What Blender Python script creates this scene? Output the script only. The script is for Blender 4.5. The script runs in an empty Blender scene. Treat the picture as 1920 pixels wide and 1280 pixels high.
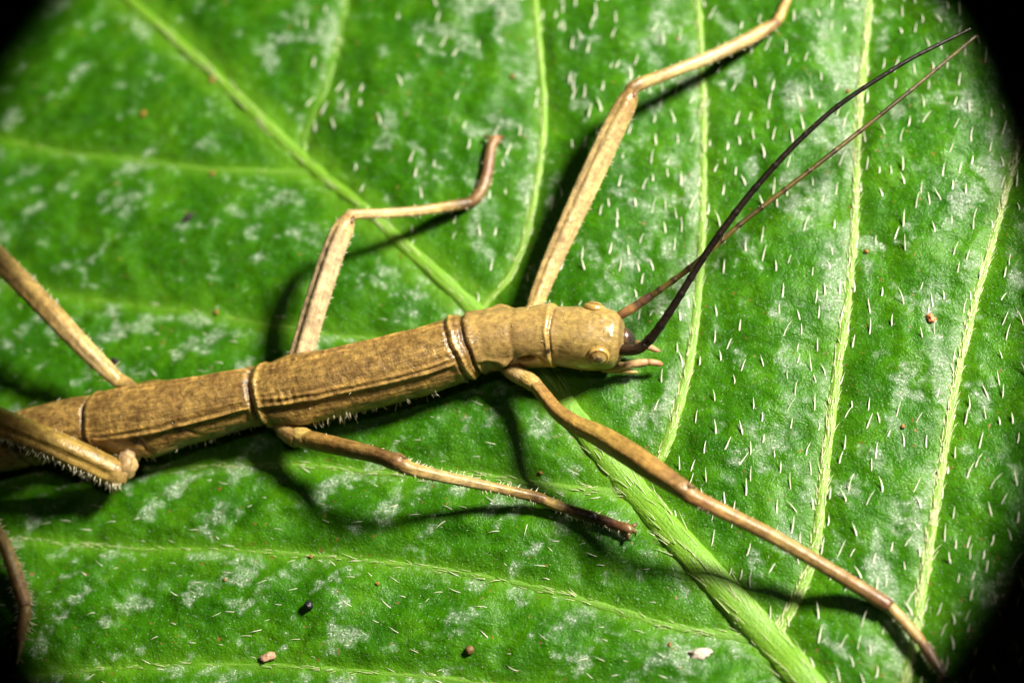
import bpy, math, random
import numpy as np
from mathutils import Vector, Matrix

# Real size: one photo pixel on the leaf is 0.02 mm, so the picture is about 38 mm wide.
S = 2e-5
rng = np.random.default_rng(11)
random.seed(11)
scene = bpy.context.scene
col = scene.collection

# ------------------------------------------------------------------ camera
TILT, AZ = math.radians(24), math.atan2(-0.92, 0.40)
DCAM = 4000.0
cdir = np.array([math.sin(TILT)*math.cos(AZ), math.sin(TILT)*math.sin(AZ), math.cos(TILT)])
CAM = cdir*DCAM
fwd = -cdir
right = np.cross(fwd, [0, 1, 0]); right /= np.linalg.norm(right)
upv = np.cross(right, fwd)
cam_d = bpy.data.cameras.new('camera'); cam = bpy.data.objects.new('camera', cam_d)
col.objects.link(cam); scene.camera = cam
M = Matrix(((right[0], upv[0], cdir[0], CAM[0]*S), (right[1], upv[1], cdir[1], CAM[1]*S),
            (right[2], upv[2], cdir[2], CAM[2]*S), (0, 0, 0, 1)))
cam.matrix_world = M
cam_d.sensor_width = 36; cam_d.lens = 36*DCAM/1920
cam_d.clip_start = 0.002; cam_d.clip_end = 5
cam_d.dof.use_dof = True
cam_d.dof.focus_distance = (DCAM-150)*S
cam_d.dof.aperture_fstop = 33

# ------------------------------------------------------------------ leaf broad shape and pixel -> place
def zbroad(x, y):
    t = np.maximum(0, (-0.8*x+0.4*y-150)/800)
    return -38*t*t

def U(px, py, h=0.0):
    """photo pixel -> point at height h above the leaf (pixel units)"""
    d = fwd*DCAM + right*(px-960) - upv*(py-640)
    z = h; p = None
    for _ in range(6):
        k = (z-CAM[2])/d[2]; p = CAM+d*k
        z = float(zbroad(p[0], p[1]))+h
    return p

# ------------------------------------------------------------------ world and light
w = bpy.data.worlds.new('World'); scene.world = w; w.use_nodes = True
w.node_tree.nodes['Background'].inputs[0].default_value = (0, 0, 0, 1)
w.node_tree.nodes['Background'].inputs[1].default_value = 0.0
scene.render.engine = 'CYCLES'
vs = scene.view_settings
vs.view_transform = 'Standard'; vs.look = 'None'; vs.exposure = 0; vs.gamma = 1; vs.use_curve_mapping = False

# flash built from small spots, each beam cut round to imitate the lens vignette
LDIR = np.array([0.98, 0.44, 1.0]); LDIR /= np.linalg.norm(LDIR)
LDIST, LPOWER, BEAM = 8200.0, 3.65, 1042.0
FLASH_SPOTS = [(0, 0)]+[(330, i*60) for i in range(6)]+[(680, 15+i*30) for i in range(12)]; NSPOT = len(FLASH_SPOTS)
# added weak fill spots beside the lens lift the shadows, no known source
FILL, FDIR = 0.07, np.array([0.10, -0.10, 1.0])
l1 = np.cross(LDIR, [0, 0, 1]); l1 /= np.linalg.norm(l1); l2 = np.cross(l1, LDIR)
rim = np.array([U(922+BEAM*math.cos(a), 638+BEAM*math.sin(a)) for a in np.linspace(0, 2*math.pi, 48, endpoint=False)])
heads = [(LDIR*LDIST+(l1*math.cos(math.radians(a_))+l2*math.sin(math.radians(a_)))*r_, LPOWER/NSPOT) for r_, a_ in FLASH_SPOTS]
heads += [(FDIR/np.linalg.norm(FDIR)*LDIST+np.array([dx_, dy_, 0.0]), FILL/3) for dx_, dy_ in ((-350, 0), (0, 0), (350, 0))]
for P, power_ in heads:
    d = rim-P; d /= np.linalg.norm(d, axis=1)[:, None]
    A = np.stack([d[:, 0]**2, d[:, 1]**2, d[:, 2]**2, 2*d[:, 0]*d[:, 1], 2*d[:, 0]*d[:, 2], 2*d[:, 1]*d[:, 2]], 1)
    q = np.linalg.svd(A)[2][-1]
    Q = np.array([[q[0], q[3], q[4]], [q[3], q[1], q[5]], [q[4], q[5], q[2]]])
    ev, E = np.linalg.eigh(Q)
    if np.sum(ev < 0) == 2: ev = -ev
    k = int(np.argmin(ev)); a, b = [j for j in range(3) if j != k]
    ax = E[:, k]
    if ax @ (-P) < 0: ax = -ax
    ta, tb = math.sqrt(-ev[k]/ev[a]), math.sqrt(-ev[k]/ev[b])
    ea = E[:, a]; zz = -ax; eb = np.cross(zz, ea)
    L = bpy.data.lights.new('flash_and_fill_lamp', 'SPOT'); o = bpy.data.objects.new('flash_and_fill_lamp', L); col.objects.link(o)
    L.energy = power_; L.color = (1.0, 0.94, 0.80); L.shadow_soft_size = 38*S
    L.spot_size = 2*math.atan(ta); L.spot_blend = 0.13
    R = Matrix(((ea[0], eb[0], zz[0], P[0]*S), (ea[1], eb[1], zz[1], P[1]*S), (ea[2], eb[2], zz[2], P[2]*S), (0, 0, 0, 1)))
    o.matrix_world = R @ Matrix.Diagonal((1, tb/ta, 1, 1))

# ------------------------------------------------------------------ noise
PERM = np.random.default_rng(5).permutation(1024)
GA = np.random.default_rng(6).uniform(0, 2*math.pi, 1024)
def perlin(x, y, seed=0):
    xi = np.floor(x).astype(int); yi = np.floor(y).astype(int); xf = x-xi; yf = y-yi
    def g(ix, iy, fx, fy):
        a = GA[PERM[(PERM[(ix+seed*37) & 1023]+iy) & 1023]]
        return np.cos(a)*fx+np.sin(a)*fy
    u = xf*xf*xf*(xf*(xf*6-15)+10); v = yf*yf*yf*(yf*(yf*6-15)+10)
    n0 = g(xi, yi, xf, yf)*(1-u)+g(xi+1, yi, xf-1, yf)*u
    n1 = g(xi, yi+1, xf, yf-1)*(1-u)+g(xi+1, yi+1, xf-1, yf-1)*u
    return (n0*(1-v)+n1*v)*1.4

def catmull(pts, step):
    pts = np.asarray(pts, float)
    P = np.vstack([2*pts[0]-pts[1], pts, 2*pts[-1]-pts[-2]])
    out = []
    for i in range(1, len(P)-2):
        n = max(2, int(np.linalg.norm((P[i+1]-P[i])[:3])/step))
        t = np.linspace(0, 1, n, endpoint=False)[:, None]
        out.append(0.5*((2*P[i])+(-P[i-1]+P[i+1])*t+(2*P[i-1]-5*P[i]+4*P[i+1]-P[i+2])*t*t+(-P[i-1]+3*P[i]-3*P[i+1]+P[i+2])*t**3))
    out.append(P[-2][None])
    return np.vstack(out)

# ------------------------------------------------------------------ veins (photo pixels)
MIDRIB = [(-500, -640), (-200, -380), (40, -170), (240, 0), (400, 142), (560, 290), (680, 392), (780, 482), (870, 562), (960, 652), (1050, 752), (1130, 850),
          (1210, 943), (1290, 1035), (1370, 1120), (1445, 1200), (1515, 1285), (1640, 1440), (1800, 1640), (2000, 1900)]
MIDW = [4, 7, 11, 15, 17, 18, 17, 19, 23, 27, 31, 34, 37, 38, 39, 41, 42, 45, 48, 52]
VEINS = [
 ([(565, 285), (575, 245), (612, 165), (640, 60), (652, -20), (640, -200)], [12, 12, 12, 10, 9, 4]),
 ([(885, 592), (915, 562), (952, 525), (985, 450), (1008, 340), (1020, 220), (1012, 100), (1002, -10), (985, -220)], [14, 13, 13, 13, 12, 11, 11, 10, 5]),
 ([(1165, 905), (1235, 862), (1268, 780), (1298, 650), (1312, 520), (1318, 400), (1320, 280), (1316, 140), (1308, -10), (1290, -260)], [17, 17, 15, 14, 13, 12, 11, 11, 10, 5]),
 ([(1440, 1205), (1462, 1175), (1492, 1125), (1528, 1030), (1546, 880), (1568, 710), (1590, 560), (1602, 420), (1609, 250), (1621, 100), (1632, -10), (1650, -260)], [18, 17, 16, 15, 15, 14, 13, 12, 12, 11, 10, 5]),
 ([(1690, 1500), (1690, 1320), (1712, 1210), (1738, 1050), (1765, 880), (1792, 720), (1830, 560), (1868, 430), (1900, 310), (1950, 120), (2010, -120)], [15, 15, 14, 14, 13, 12, 11, 10, 9, 7, 4]),
 ([(600, 322), (480, 322), (380, 318), (250, 300), (130, 290), (30, 268), (-60, 235), (-260, 150)], [12, 11, 10, 9, 9, 8, 8, 4]),
 ([(950, 640), (830, 648), (640, 632), (500, 610), (380, 590), (250, 573), (150, 560), (60, 540), (-120, 500)], [12, 11, 9, 9, 8, 7, 6, 5, 3]),
 ([(1195, 925), (1120, 920), (1050, 914), (950, 900), (850, 890), (700, 886), (600, 874), (450, 872), (250, 880), (0, 890), (-220, 880)], [17, 15, 12, 11, 10, 9, 9, 9, 8, 7, 4]),
 ([(1440, 1196), (1340, 1188), (1240, 1170), (1140, 1140), (1040, 1110), (940, 1088), (840, 1070), (700, 1053), (560, 1040), (400, 1031), (260, 1029), (130, 1020), (0, 1008), (-220, 980)], [17, 14, 13, 12, 11, 10, 10, 9, 9, 8, 8, 7, 6, 3]),
 ([(1620, 1420), (1400, 1385), (1200, 1330), (1000, 1296), (850, 1275), (700, 1262), (560, 1250), (400, 1246), (260, 1250), (100, 1262), (-150, 1290)], [15, 13, 12, 11, 10, 9, 9, 8, 8, 7, 4]),
]
def to_world(pts): return np.array([U(p[0], p[1], -18)[:2] for p in pts])
def vein_line(pts, ws, step=10):
    W = to_world(pts)
    c = catmull(np.column_stack([W, np.zeros(len(W)), np.asarray(ws, float)]), step)
    return c[:, :2], c[:, 3]*1.18
mid_xy, mid_w = vein_line(MIDRIB, MIDW)
vein_lines = [vein_line(p, ws) for p, ws in VEINS]

def dist_to(line, x, y, reach=400):
    """distance of points to a polyline (only near it)"""
    out = np.full(x.shape, 1e4)
    P = line[::3]
    if not np.allclose(P[-1], line[-1]): P = np.vstack([P, line[-1]])
    lo, hi = P.min(0)-reach, P.max(0)+reach
    m = (x > lo[0]) & (x < hi[0]) & (y > lo[1]) & (y < hi[1])
    if not m.any(): return out
    xs, ys = x[m], y[m]; best = np.full(xs.shape, 1e8)
    for a, b in zip(P[:-1], P[1:]):
        ab = b-a; L2 = ab@ab+1e-9
        t = np.clip(((xs-a[0])*ab[0]+(ys-a[1])*ab[1])/L2, 0, 1)
        dd = (xs-a[0]-t*ab[0])**2+(ys-a[1]-t*ab[1])**2
        best = np.minimum(best, dd)
    out[m] = np.sqrt(best)
    return out

def side_of_midrib(x, y):
    # positive on the upper right half of the blade
    a, b = mid_xy[0], mid_xy[-1]
    n = np.array([-(b-a)[1], (b-a)[0]]); n /= np.linalg.norm(n)
    return (x-a[0])*n[0]+(y-a[1])*n[1]

def leaf_fields(x, y):
    dl = np.full(x.shape, 1e4)
    for line, ws in vein_lines: dl = np.minimum(dl, dist_to(line, x, y))
    dm = dist_to(mid_xy, x, y)
    z = zbroad(x, y)-20
    bul = 1-np.exp(-(dl/95)**2)
    z = z+15*bul-6*np.exp(-(dl/20)**2)
    z = z+12*(1-np.exp(-(dm/70)**2))
    sd = side_of_midrib(x, y)
    s = 1/(1+np.exp(-np.clip(sd/60, -30, 30)))
    fade = 0.25+0.75*np.clip(np.minimum(dl/45, dm/70), 0, 1)
    # puckering between the veins: long oblique folds on the lower left half, blunter cells on the other
    c, sn = math.cos(math.radians(28)), math.sin(math.radians(28))
    wx, wy = x+22*perlin(x/140, y/140, 3), y+22*perlin(x/140, y/140, 4)
    ul, vl = wx*c+wy*sn, -wx*sn+wy*c
    lowl = 9.5*perlin(ul/150, vl/62, 1)+5.0*perlin(ul/62, vl/34, 2)
    uppr = 9.0*perlin(wx/105, wy/135, 7)+5.0*perlin(wx/52, wy/60, 8)
    z = z+fade*(lowl*(1-s)+uppr*s)
    z = z+1.9*perlin(x/30+0.3*y/30, y/22, 9)+0.55*perlin(x/11, y/11, 10)
    pat = (0.9*perlin(ul/120, vl/50, 51)+0.55*perlin(ul/46, vl/26, 52))*(1-s)+(0.9*perlin(wx/95, wy/95, 53)+0.55*perlin(wx/40, wy/34, 54))*s
    pat = pat+0.35*perlin(x/16, y/13, 55)
    return z, dl, dm, s, pat

# ------------------------------------------------------------------ material helpers
def new_mat(name):
    m = bpy.data.materials.new(name); m.use_nodes = True
    nt = m.node_tree; nt.nodes.clear()
    return m, nt, nt.nodes, nt.links
def N(nodes, t, **kw):
    n = nodes.new(t)
    for k, v in kw.items(): setattr(n, k, v)
    return n
def ramp(nodes, stops):
    r = nodes.new('ShaderNodeValToRGB'); e = r.color_ramp.elements
    while len(e) < len(stops): e.new(0.5)
    for el, (p, c) in zip(e, stops):
        el.position = p; el.color = c if len(c) == 4 else (*c, 1)
    return r
def mixc(nodes, links, fac, a, b, mode='MIX'):
    m = nodes.new('ShaderNodeMix'); m.data_type = 'RGBA'; m.blend_type = mode
    if isinstance(fac, (int, float)): m.inputs[0].default_value = fac
    else: links.new(fac, m.inputs[0])
    for sock, v in ((m.inputs[6], a), (m.inputs[7], b)):
        if isinstance(v, tuple): sock.default_value = (*v, 1) if len(v) == 3 else v
        else: links.new(v, sock)
    return m.outputs[2]
def px_coords(nodes, links, attr=None, scale=(1, 1, 1)):
    if attr:
        a = N(nodes, 'ShaderNodeAttribute', attribute_name=attr); out = a.outputs['Vector']
        mp = nodes.new('ShaderNodeMapping'); mp.inputs['Scale'].default_value = scale
    else:
        g = nodes.new('ShaderNodeNewGeometry'); out = g.outputs['Position']
        mp = nodes.new('ShaderNodeMapping'); mp.inputs['Scale'].default_value = tuple(s/S for s in scale)
    links.new(out, mp.inputs['Vector'])
    return mp.outputs['Vector']
def noise(nodes, links, vec, scale, detail=2, rough=0.55, dist=0.0):
    n = nodes.new('ShaderNodeTexNoise'); n.inputs['Scale'].default_value = scale; n.inputs['Detail'].default_value = detail
    n.inputs['Roughness'].default_value = rough; n.inputs['Distortion'].default_value = dist
    links.new(vec, n.inputs['Vector']); return n.outputs['Fac']
def bump(nodes, links, h, dist, strength=1.0, normal=None):
    b = nodes.new('ShaderNodeBump'); b.inputs['Distance'].default_value = dist*S; b.inputs['Strength'].default_value = strength
    links.new(h, b.inputs['Height'])
    if normal is not None: links.new(normal, b.inputs['Normal'])
    return b.outputs['Normal']
def principled(nodes, links, base, rough=0.5, normal=None, spec=0.5, **kw):
    p = nodes.new('ShaderNodeBsdfPrincipled')
    if isinstance(base, tuple): p.inputs['Base Color'].default_value = (*base, 1)
    else: links.new(base, p.inputs['Base Color'])
    if isinstance(rough, (int, float)): p.inputs['Roughness'].default_value = rough
    else: links.new(rough, p.inputs['Roughness'])
    p.inputs['Specular IOR Level'].default_value = spec
    if normal is not None: links.new(normal, p.inputs['Normal'])
    for k, v in kw.items(): p.inputs[k].default_value = v
    return p
def finish(nodes, links, sh):
    o = nodes.new('ShaderNodeOutputMaterial'); links.new(sh, o.inputs['Surface'])

# leaf blade
def leaf_material():
    m, nt, nd, lk = new_mat('leaf_blade')
    v = px_coords(nd, lk)
    n1 = noise(nd, lk, v, 1/85, 3, 0.6); n2 = noise(nd, lk, v, 1/14, 3, 0.65); n3 = noise(nd, lk, v, 1/4.5, 2, 0.6)
    c = ramp(nd, [(0.30, (0.015, 0.090, 0.0008)), (0.52, (0.028, 0.128, 0.0010)), (0.72, (0.052, 0.178, 0.0020))])
    lk.new(n1, c.inputs[0])
    c2 = ramp(nd, [(0.3, (0.72, 0.72, 0.72)), (0.7, (1.28, 1.24, 1.2))]); lk.new(n2, c2.inputs[0])
    base = mixc(nd, lk, 0.75, c.outputs[0], c2.outputs[0], 'MULTIPLY')
    n8 = noise(nd, lk, v, 1/2.6, 2, 0.7); c8 = ramp(nd, [(0.34, (0.66, 0.70, 0.6)), (0.66, (1.36, 1.30, 1.5))]); lk.new(n8, c8.inputs[0])
    base = mixc(nd, lk, 0.8, base, c8.outputs[0], 'MULTIPLY')
    a = N(nd, 'ShaderNodeAttribute', attribute_name='vein')
    base = mixc(nd, lk, a.outputs['Fac'], base, (0.085, 0.23, 0.008))
    # tiny rusty pores
    n4 = noise(nd, lk, v, 1/9, 0); r4 = ramp(nd, [(0.80, (0, 0, 0)), (0.84, (1, 1, 1))]); lk.new(n4, r4.inputs[0])
    base = mixc(nd, lk, r4.outputs[0], base, (0.16, 0.10, 0.02))
    # waxy cuticle: gloss broken by cell relief
    nr = noise(nd, lk, v, 1/45, 3, 0.6); rr = nd.new('ShaderNodeMapRange'); rr.inputs[1].default_value = 0.35; rr.inputs[2].default_value = 0.65
    rr.inputs[3].default_value = 0.27; rr.inputs[4].default_value = 0.42; lk.new(nr, rr.inputs[0])
    b1 = bump(nd, lk, n3, 1.9); b2 = bump(nd, lk, n2, 2.4, 1.0, b1)
    p = principled(nd, lk, base, rr.outputs[0], b2, 0.20)
    # silvery blotches: air under the skin, plus sheen put in where slopes face the flash
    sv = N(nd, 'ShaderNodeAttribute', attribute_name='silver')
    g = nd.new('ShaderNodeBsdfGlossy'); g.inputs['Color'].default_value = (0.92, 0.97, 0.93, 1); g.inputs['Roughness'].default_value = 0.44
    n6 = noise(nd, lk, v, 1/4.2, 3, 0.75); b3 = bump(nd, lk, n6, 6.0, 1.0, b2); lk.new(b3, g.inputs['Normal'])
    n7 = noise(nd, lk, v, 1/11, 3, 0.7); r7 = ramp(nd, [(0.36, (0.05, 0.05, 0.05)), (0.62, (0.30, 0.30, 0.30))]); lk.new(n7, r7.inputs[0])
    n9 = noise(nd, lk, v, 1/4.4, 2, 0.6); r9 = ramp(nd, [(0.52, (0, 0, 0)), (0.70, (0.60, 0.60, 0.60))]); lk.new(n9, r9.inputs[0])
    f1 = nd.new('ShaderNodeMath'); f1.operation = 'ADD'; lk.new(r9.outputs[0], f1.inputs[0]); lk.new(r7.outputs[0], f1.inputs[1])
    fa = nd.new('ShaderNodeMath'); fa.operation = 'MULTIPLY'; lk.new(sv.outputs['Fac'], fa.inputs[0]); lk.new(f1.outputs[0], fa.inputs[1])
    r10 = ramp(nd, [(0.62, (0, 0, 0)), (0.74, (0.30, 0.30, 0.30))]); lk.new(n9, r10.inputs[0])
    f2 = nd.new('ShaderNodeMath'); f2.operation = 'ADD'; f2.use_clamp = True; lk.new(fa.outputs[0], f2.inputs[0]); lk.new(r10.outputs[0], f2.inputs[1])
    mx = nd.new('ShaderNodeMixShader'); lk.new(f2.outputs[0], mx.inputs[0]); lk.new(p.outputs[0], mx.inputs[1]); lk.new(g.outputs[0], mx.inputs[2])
    finish(nd, lk, mx.outputs[0])
    return m
def vein_material(name, c_lo, c_hi):
    m, nt, nd, lk = new_mat(name)
    v = px_coords(nd, lk, 'pc', (1/60, 1/5, 1))
    n1 = noise(nd, lk, v, 1.0, 3, 0.6)
    v2 = px_coords(nd, lk); n2 = noise(nd, lk, v2, 1/5, 2, 0.6)
    c = ramp(nd, [(0.3, c_lo), (0.7, c_hi)]); lk.new(n1, c.inputs[0])
    b = bump(nd, lk, n2, 1.6); b = bump(nd, lk, n1, 2.2, 1, b)
    p = principled(nd, lk, c.outputs[0], 0.5, b, 0.45)
    p.inputs['Subsurface Weight'].default_value = 0.0
    finish(nd, lk, p.outputs[0]); return m
def hair_material(name, c, tr=0.35):
    m, nt, nd, lk = new_mat(name)
    p = principled(nd, lk, c, 0.35, None, 0.5)
    t = nd.new('ShaderNodeBsdfTranslucent'); t.inputs[0].default_value = (*c, 1)
    mx = nd.new('ShaderNodeMixShader'); mx.inputs[0].default_value = tr
    lk.new(p.outputs[0], mx.inputs[1]); lk.new(t.outputs[0], mx.inputs[2])
    finish(nd, lk, mx.outputs[0]); return m
def cuticle_material(name, rough=0.42, mott=0.8, bumpk=1.0, spec=0.5, stretch=1/14):
    """insect cuticle: the colour of each region comes from the mesh, mottling and fine grain from noise"""
    m, nt, nd, lk = new_mat(name)
    a = N(nd, 'ShaderNodeAttribute', attribute_name='col')
    v = px_coords(nd, lk, 'pc', (1, 1, 1)); vs_ = px_coords(nd, lk, 'pc', (stretch, 1/4.5, 1))
    n1 = noise(nd, lk, v, 1/13, 3, 0.65, 0.4); n2 = noise(nd, lk, vs_, 1.0, 3, 0.6); n3 = noise(nd, lk, v, 1/4, 2, 0.6)
    n5 = noise(nd, lk, v, 1/45, 2, 0.5)
    c1 = ramp(nd, [(0.32, (0.46, 0.39, 0.36)), (0.50, (1.0, 0.98, 0.95)), (0.66, (1.55, 1.50, 1.30))]); lk.new(n1, c1.inputs[0])
    c2 = ramp(nd, [(0.30, (0.62, 0.58, 0.52)), (0.70, (1.32, 1.30, 1.25))]); lk.new(n2, c2.inputs[0])
    c5 = ramp(nd, [(0.35, (0.72, 0.64, 0.62)), (0.65, (1.22, 1.20, 1.10))]); lk.new(n5, c5.inputs[0])
    base = mixc(nd, lk, mott, a.outputs['Color'], c1.outputs[0], 'MULTIPLY')
    base = mixc(nd, lk, mott, base, c2.outputs[0], 'MULTIPLY')
    base = mixc(nd, lk, mott, base, c5.outputs[0], 'MULTIPLY')
    # pale yellow granules
    g = noise(nd, lk, v, 1/6.0, 1); rg = ramp(nd, [(0.68, (0, 0, 0)), (0.76, (1, 1, 1))]); lk.new(g, rg.inputs[0])
    gm = nd.new('ShaderNodeMath'); gm.operation = 'MULTIPLY'; gm.inputs[1].default_value = 0.55*mott; lk.new(rg.outputs[0], gm.inputs[0])
    base = mixc(nd, lk, gm.outputs[0], base, (0.46, 0.33, 0.12))
    b = bump(nd, lk, n3, 1.5*bumpk); b = bump(nd, lk, n2, 2.0*bumpk, 1, b); b = bump(nd, lk, n1, 2.4*bumpk, 1, b)
    p = principled(nd, lk, base, rough, b, spec)
    finish(nd, lk, p.outputs[0]); return m
def plain_material(name, c, rough=0.5, spec=0.5, nb=1.5, var=0.35):
    m, nt, nd, lk = new_mat(name)
    v = px_coords(nd, lk); n1 = noise(nd, lk, v, 1/6, 3, 0.6)
    lo = tuple(x*(1-var) for x in c); hi = tuple(min(1, x*(1+var)) for x in c)
    r = ramp(nd, [(0.3, lo), (0.7, hi)]); lk.new(n1, r.inputs[0])
    p = principled(nd, lk, r.outputs[0], rough, bump(nd, lk, n1, nb), spec)
    finish(nd, lk, p.outputs[0]); return m

MAT = dict(
    leaf=leaf_material(),
    vein=vein_material('leaf_vein', (0.12, 0.27, 0.018), (0.26, 0.43, 0.065)),
    faint_vein=vein_material('faint_leaf_vein', (0.072, 0.21, 0.007), (0.145, 0.30, 0.028)),
    midrib=vein_material('leaf_midrib', (0.10, 0.255, 0.010), (0.175, 0.35, 0.024)),
    hair=hair_material('leaf_hair', (0.95, 0.95, 0.80), 0.25),
    vhair=hair_material('vein_hair', (0.80, 0.86, 0.50), 0.25),
    seta=hair_material('insect_seta', (0.85, 0.78, 0.58)),
    body=cuticle_material('insect_cuticle', 0.32, 0.85, 0.8, 0.75, 1/26),
    antenna=cuticle_material('antenna_cuticle', 0.42, 0.4, 0.5, 0.3),
    head=cuticle_material('head_cuticle', 0.30, 0.55, 0.25, 0.9, 1/9),
    leg=cuticle_material('leg_cuticle', 0.34, 0.62, 0.55, 0.5, 1/55),
    eye=cuticle_material('eye_cuticle', 0.28, 0.45, 0.5, 0.6),
)

# ------------------------------------------------------------------ mesh helpers
def mesh_obj(name, V, F, mat, parent=None, smooth=True, attrs=None, loc=None):
    V = np.asarray(V, float)*S
    me = bpy.data.meshes.new(name)
    me.from_pydata(V.tolist(), [], [list(f) for f in F]); me.update()
    if smooth: me.polygons.foreach_set('use_smooth', np.ones(len(me.polygons), bool))
    for an, (typ, dat) in (attrs or {}).items():
        at = me.attributes.new(an, typ, 'POINT')
        key = {'FLOAT': 'value', 'FLOAT_VECTOR': 'vector', 'FLOAT_COLOR': 'color'}[typ]
        at.data.foreach_set(key, np.asarray(dat, np.float32).ravel())
    me.materials.append(mat)
    o = bpy.data.objects.new(name, me); col.objects.link(o)
    if parent: o.parent = parent
    return o
def tag(o, label, cat, group=None, kind=None):
    if label: o['label'] = label
    if cat: o['category'] = cat
    if group: o['group'] = group
    if kind: o['kind'] = kind
    return o

class Builder:
    def __init__(self): self.V, self.F, self.C, self.P, self.n = [], [], [], [], 0
    def add(self, V, F, C, P):
        V = np.asarray(V, float)
        self.V.append(V); self.F += [tuple(i+self.n for i in f) for f in F]
        self.C.append(np.asarray(C, float)); self.P.append(np.asarray(P, float)); self.n += len(V)
    def build(self, name, mat, parent=None):
        C = np.vstack(self.C); C4 = np.column_stack([C, np.ones(len(C))])
        return mesh_obj(name, np.vstack(self.V), self.F, mat, parent, attrs={'col': ('FLOAT_COLOR', C4), 'pc': ('FLOAT_VECTOR', np.vstack(self.P))})

def frames(P, up0=(0, 0, 1)):
    T = np.gradient(P, axis=0); T /= np.linalg.norm(T, axis=1)[:, None]
    up = np.asarray(up0, float); side = np.cross(T, up); side /= np.linalg.norm(side, axis=1)[:, None]
    nrm = np.cross(side, T)
    return T, side, nrm       # side is to the right of travel, nrm is up

def ring_faces(n, k, cap0=True, cap1=True):
    F = []
    for i in range(n-1):
        for j in range(k):
            j2 = (j+1) % k
            F.append((i*k+j, i*k+j2, (i+1)*k+j2, (i+1)*k+j))
    if cap0: F.append(tuple(range(k))[::-1])
    if cap1: F.append(tuple((n-1)*k+j for j in range(k)))
    return F

def tube(bld, pts, colors, k=16, step=4, keels=0, kamp=0.0, flat=1.0, seed=0, ridges=(), kphase=0.0, annuli=0, lump=0.03, space='px'):
    """a limb: pts = (px, py, height, width) in photo pixels; colors = (fraction, colour) stops"""
    if space == 'px': Q = np.array([[*U(p[0], p[1], p[2]), p[3]] for p in pts])
    else: Q = np.array(pts, float)
    c = catmull(Q, step); P, W = c[:, :3], np.maximum(c[:, 3], 0.6)
    T, sd, nr = frames(P)
    u = np.r_[0, np.cumsum(np.linalg.norm(np.diff(P, axis=0), axis=1))]
    phi = np.linspace(0, 2*math.pi, k, endpoint=False)
    fr = u/u[-1]
    U2, PH = np.meshgrid(u, phi, indexing='ij')
    r = np.ones_like(U2)
    if keels:
        env = np.clip(np.minimum(fr/0.08, (1-fr)/0.08), 0, 1)[:, None]
        r += kamp*env*(np.abs(np.cos(PH*keels/2+kphase))**3-0.35)
    for (a, b, ph0, wd, amp) in ridges:     # a lengthwise ridge or groove
        env = np.clip(np.minimum((fr-a)/0.05, (b-fr)/0.05), 0, 1)[:, None]
        dphi = np.angle(np.exp(1j*(PH-ph0)))
        r += amp*env*np.exp(-(dphi/wd)**2)
    r += lump*perlin(U2/14+seed*7.3, PH*1.6+seed, 12)+lump*0.6*perlin(U2/5+seed*3.1, PH*2.5+seed, 13)
    rad = (W/2)[:, None]*r
    V = P[:, None]+sd[:, None]*(np.cos(PH)*rad)[..., None]+nr[:, None]*(np.sin(PH)*rad*flat)[..., None]
    fs = [s[0] for s in colors]; cs = np.array([s[1] for s in colors])
    C = np.stack([np.interp(fr, fs, cs[:, i]) for i in range(3)], 1)
    C = np.repeat(C[:, None], k, 1)
    PC = np.stack([U2+seed*913.0, np.minimum(PH, 2*math.pi-PH)*(W/2)[:, None], np.full_like(U2, seed*71.0)], -1)
    bld.add(V.reshape(-1, 3), ring_faces(len(P), k), C.reshape(-1, 3), PC.reshape(-1, 3))
    return P, W, sd, nr, fr

def hair_mesh(roots, dirs, lens, wid, bend, name, mat, parent, kind='stuff', segs=3):
    """many short tapering curved hairs in one mesh"""
    roots, dirs = np.asarray(roots, float), np.asarray(dirs, float)
    dirs = dirs/np.linalg.norm(dirs, axis=1)[:, None]
    n = len(roots); lens = np.broadcast_to(lens, n); wid = np.broadcast_to(wid, n)
    bend = np.asarray(bend, float)
    a = np.cross(dirs, [0.31, 0.22, 0.93]); a /= np.linalg.norm(a, axis=1)[:, None]; b = np.cross(dirs, a)
    V, F = [], []
    ts = np.linspace(0, 1, segs+1)
    prof = np.array([1.0, 0.85, 0.55, 0.10]) if segs == 3 else np.array([1.0, 0.7, 0.1])
    rings = []
    for t, pr in zip(ts, prof):
        c = roots+dirs*(lens*t)[:, None]+bend*(lens*t*t)[:, None]
        for q in range(3):
            an = q*2*math.pi/3
            rings.append(c+(a*math.cos(an)+b*math.sin(an))*(wid*pr/2)[:, None])
    V = np.stack(rings, 1).reshape(-1, 3); per = 3*(segs+1)
    base = []
    for i in range(segs):
        for q in range(3):
            base.append((i*3+q, i*3+(q+1) % 3, (i+1)*3+(q+1) % 3, (i+1)*3+q))
    base.append((segs*3, segs*3+1, segs*3+2))
    F = [tuple(v+h*per for v in f) for h in range(n) for f in base]
    o = mesh_obj(name, V, F, mat, parent)
    if kind: o['kind'] = kind
    return o

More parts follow.
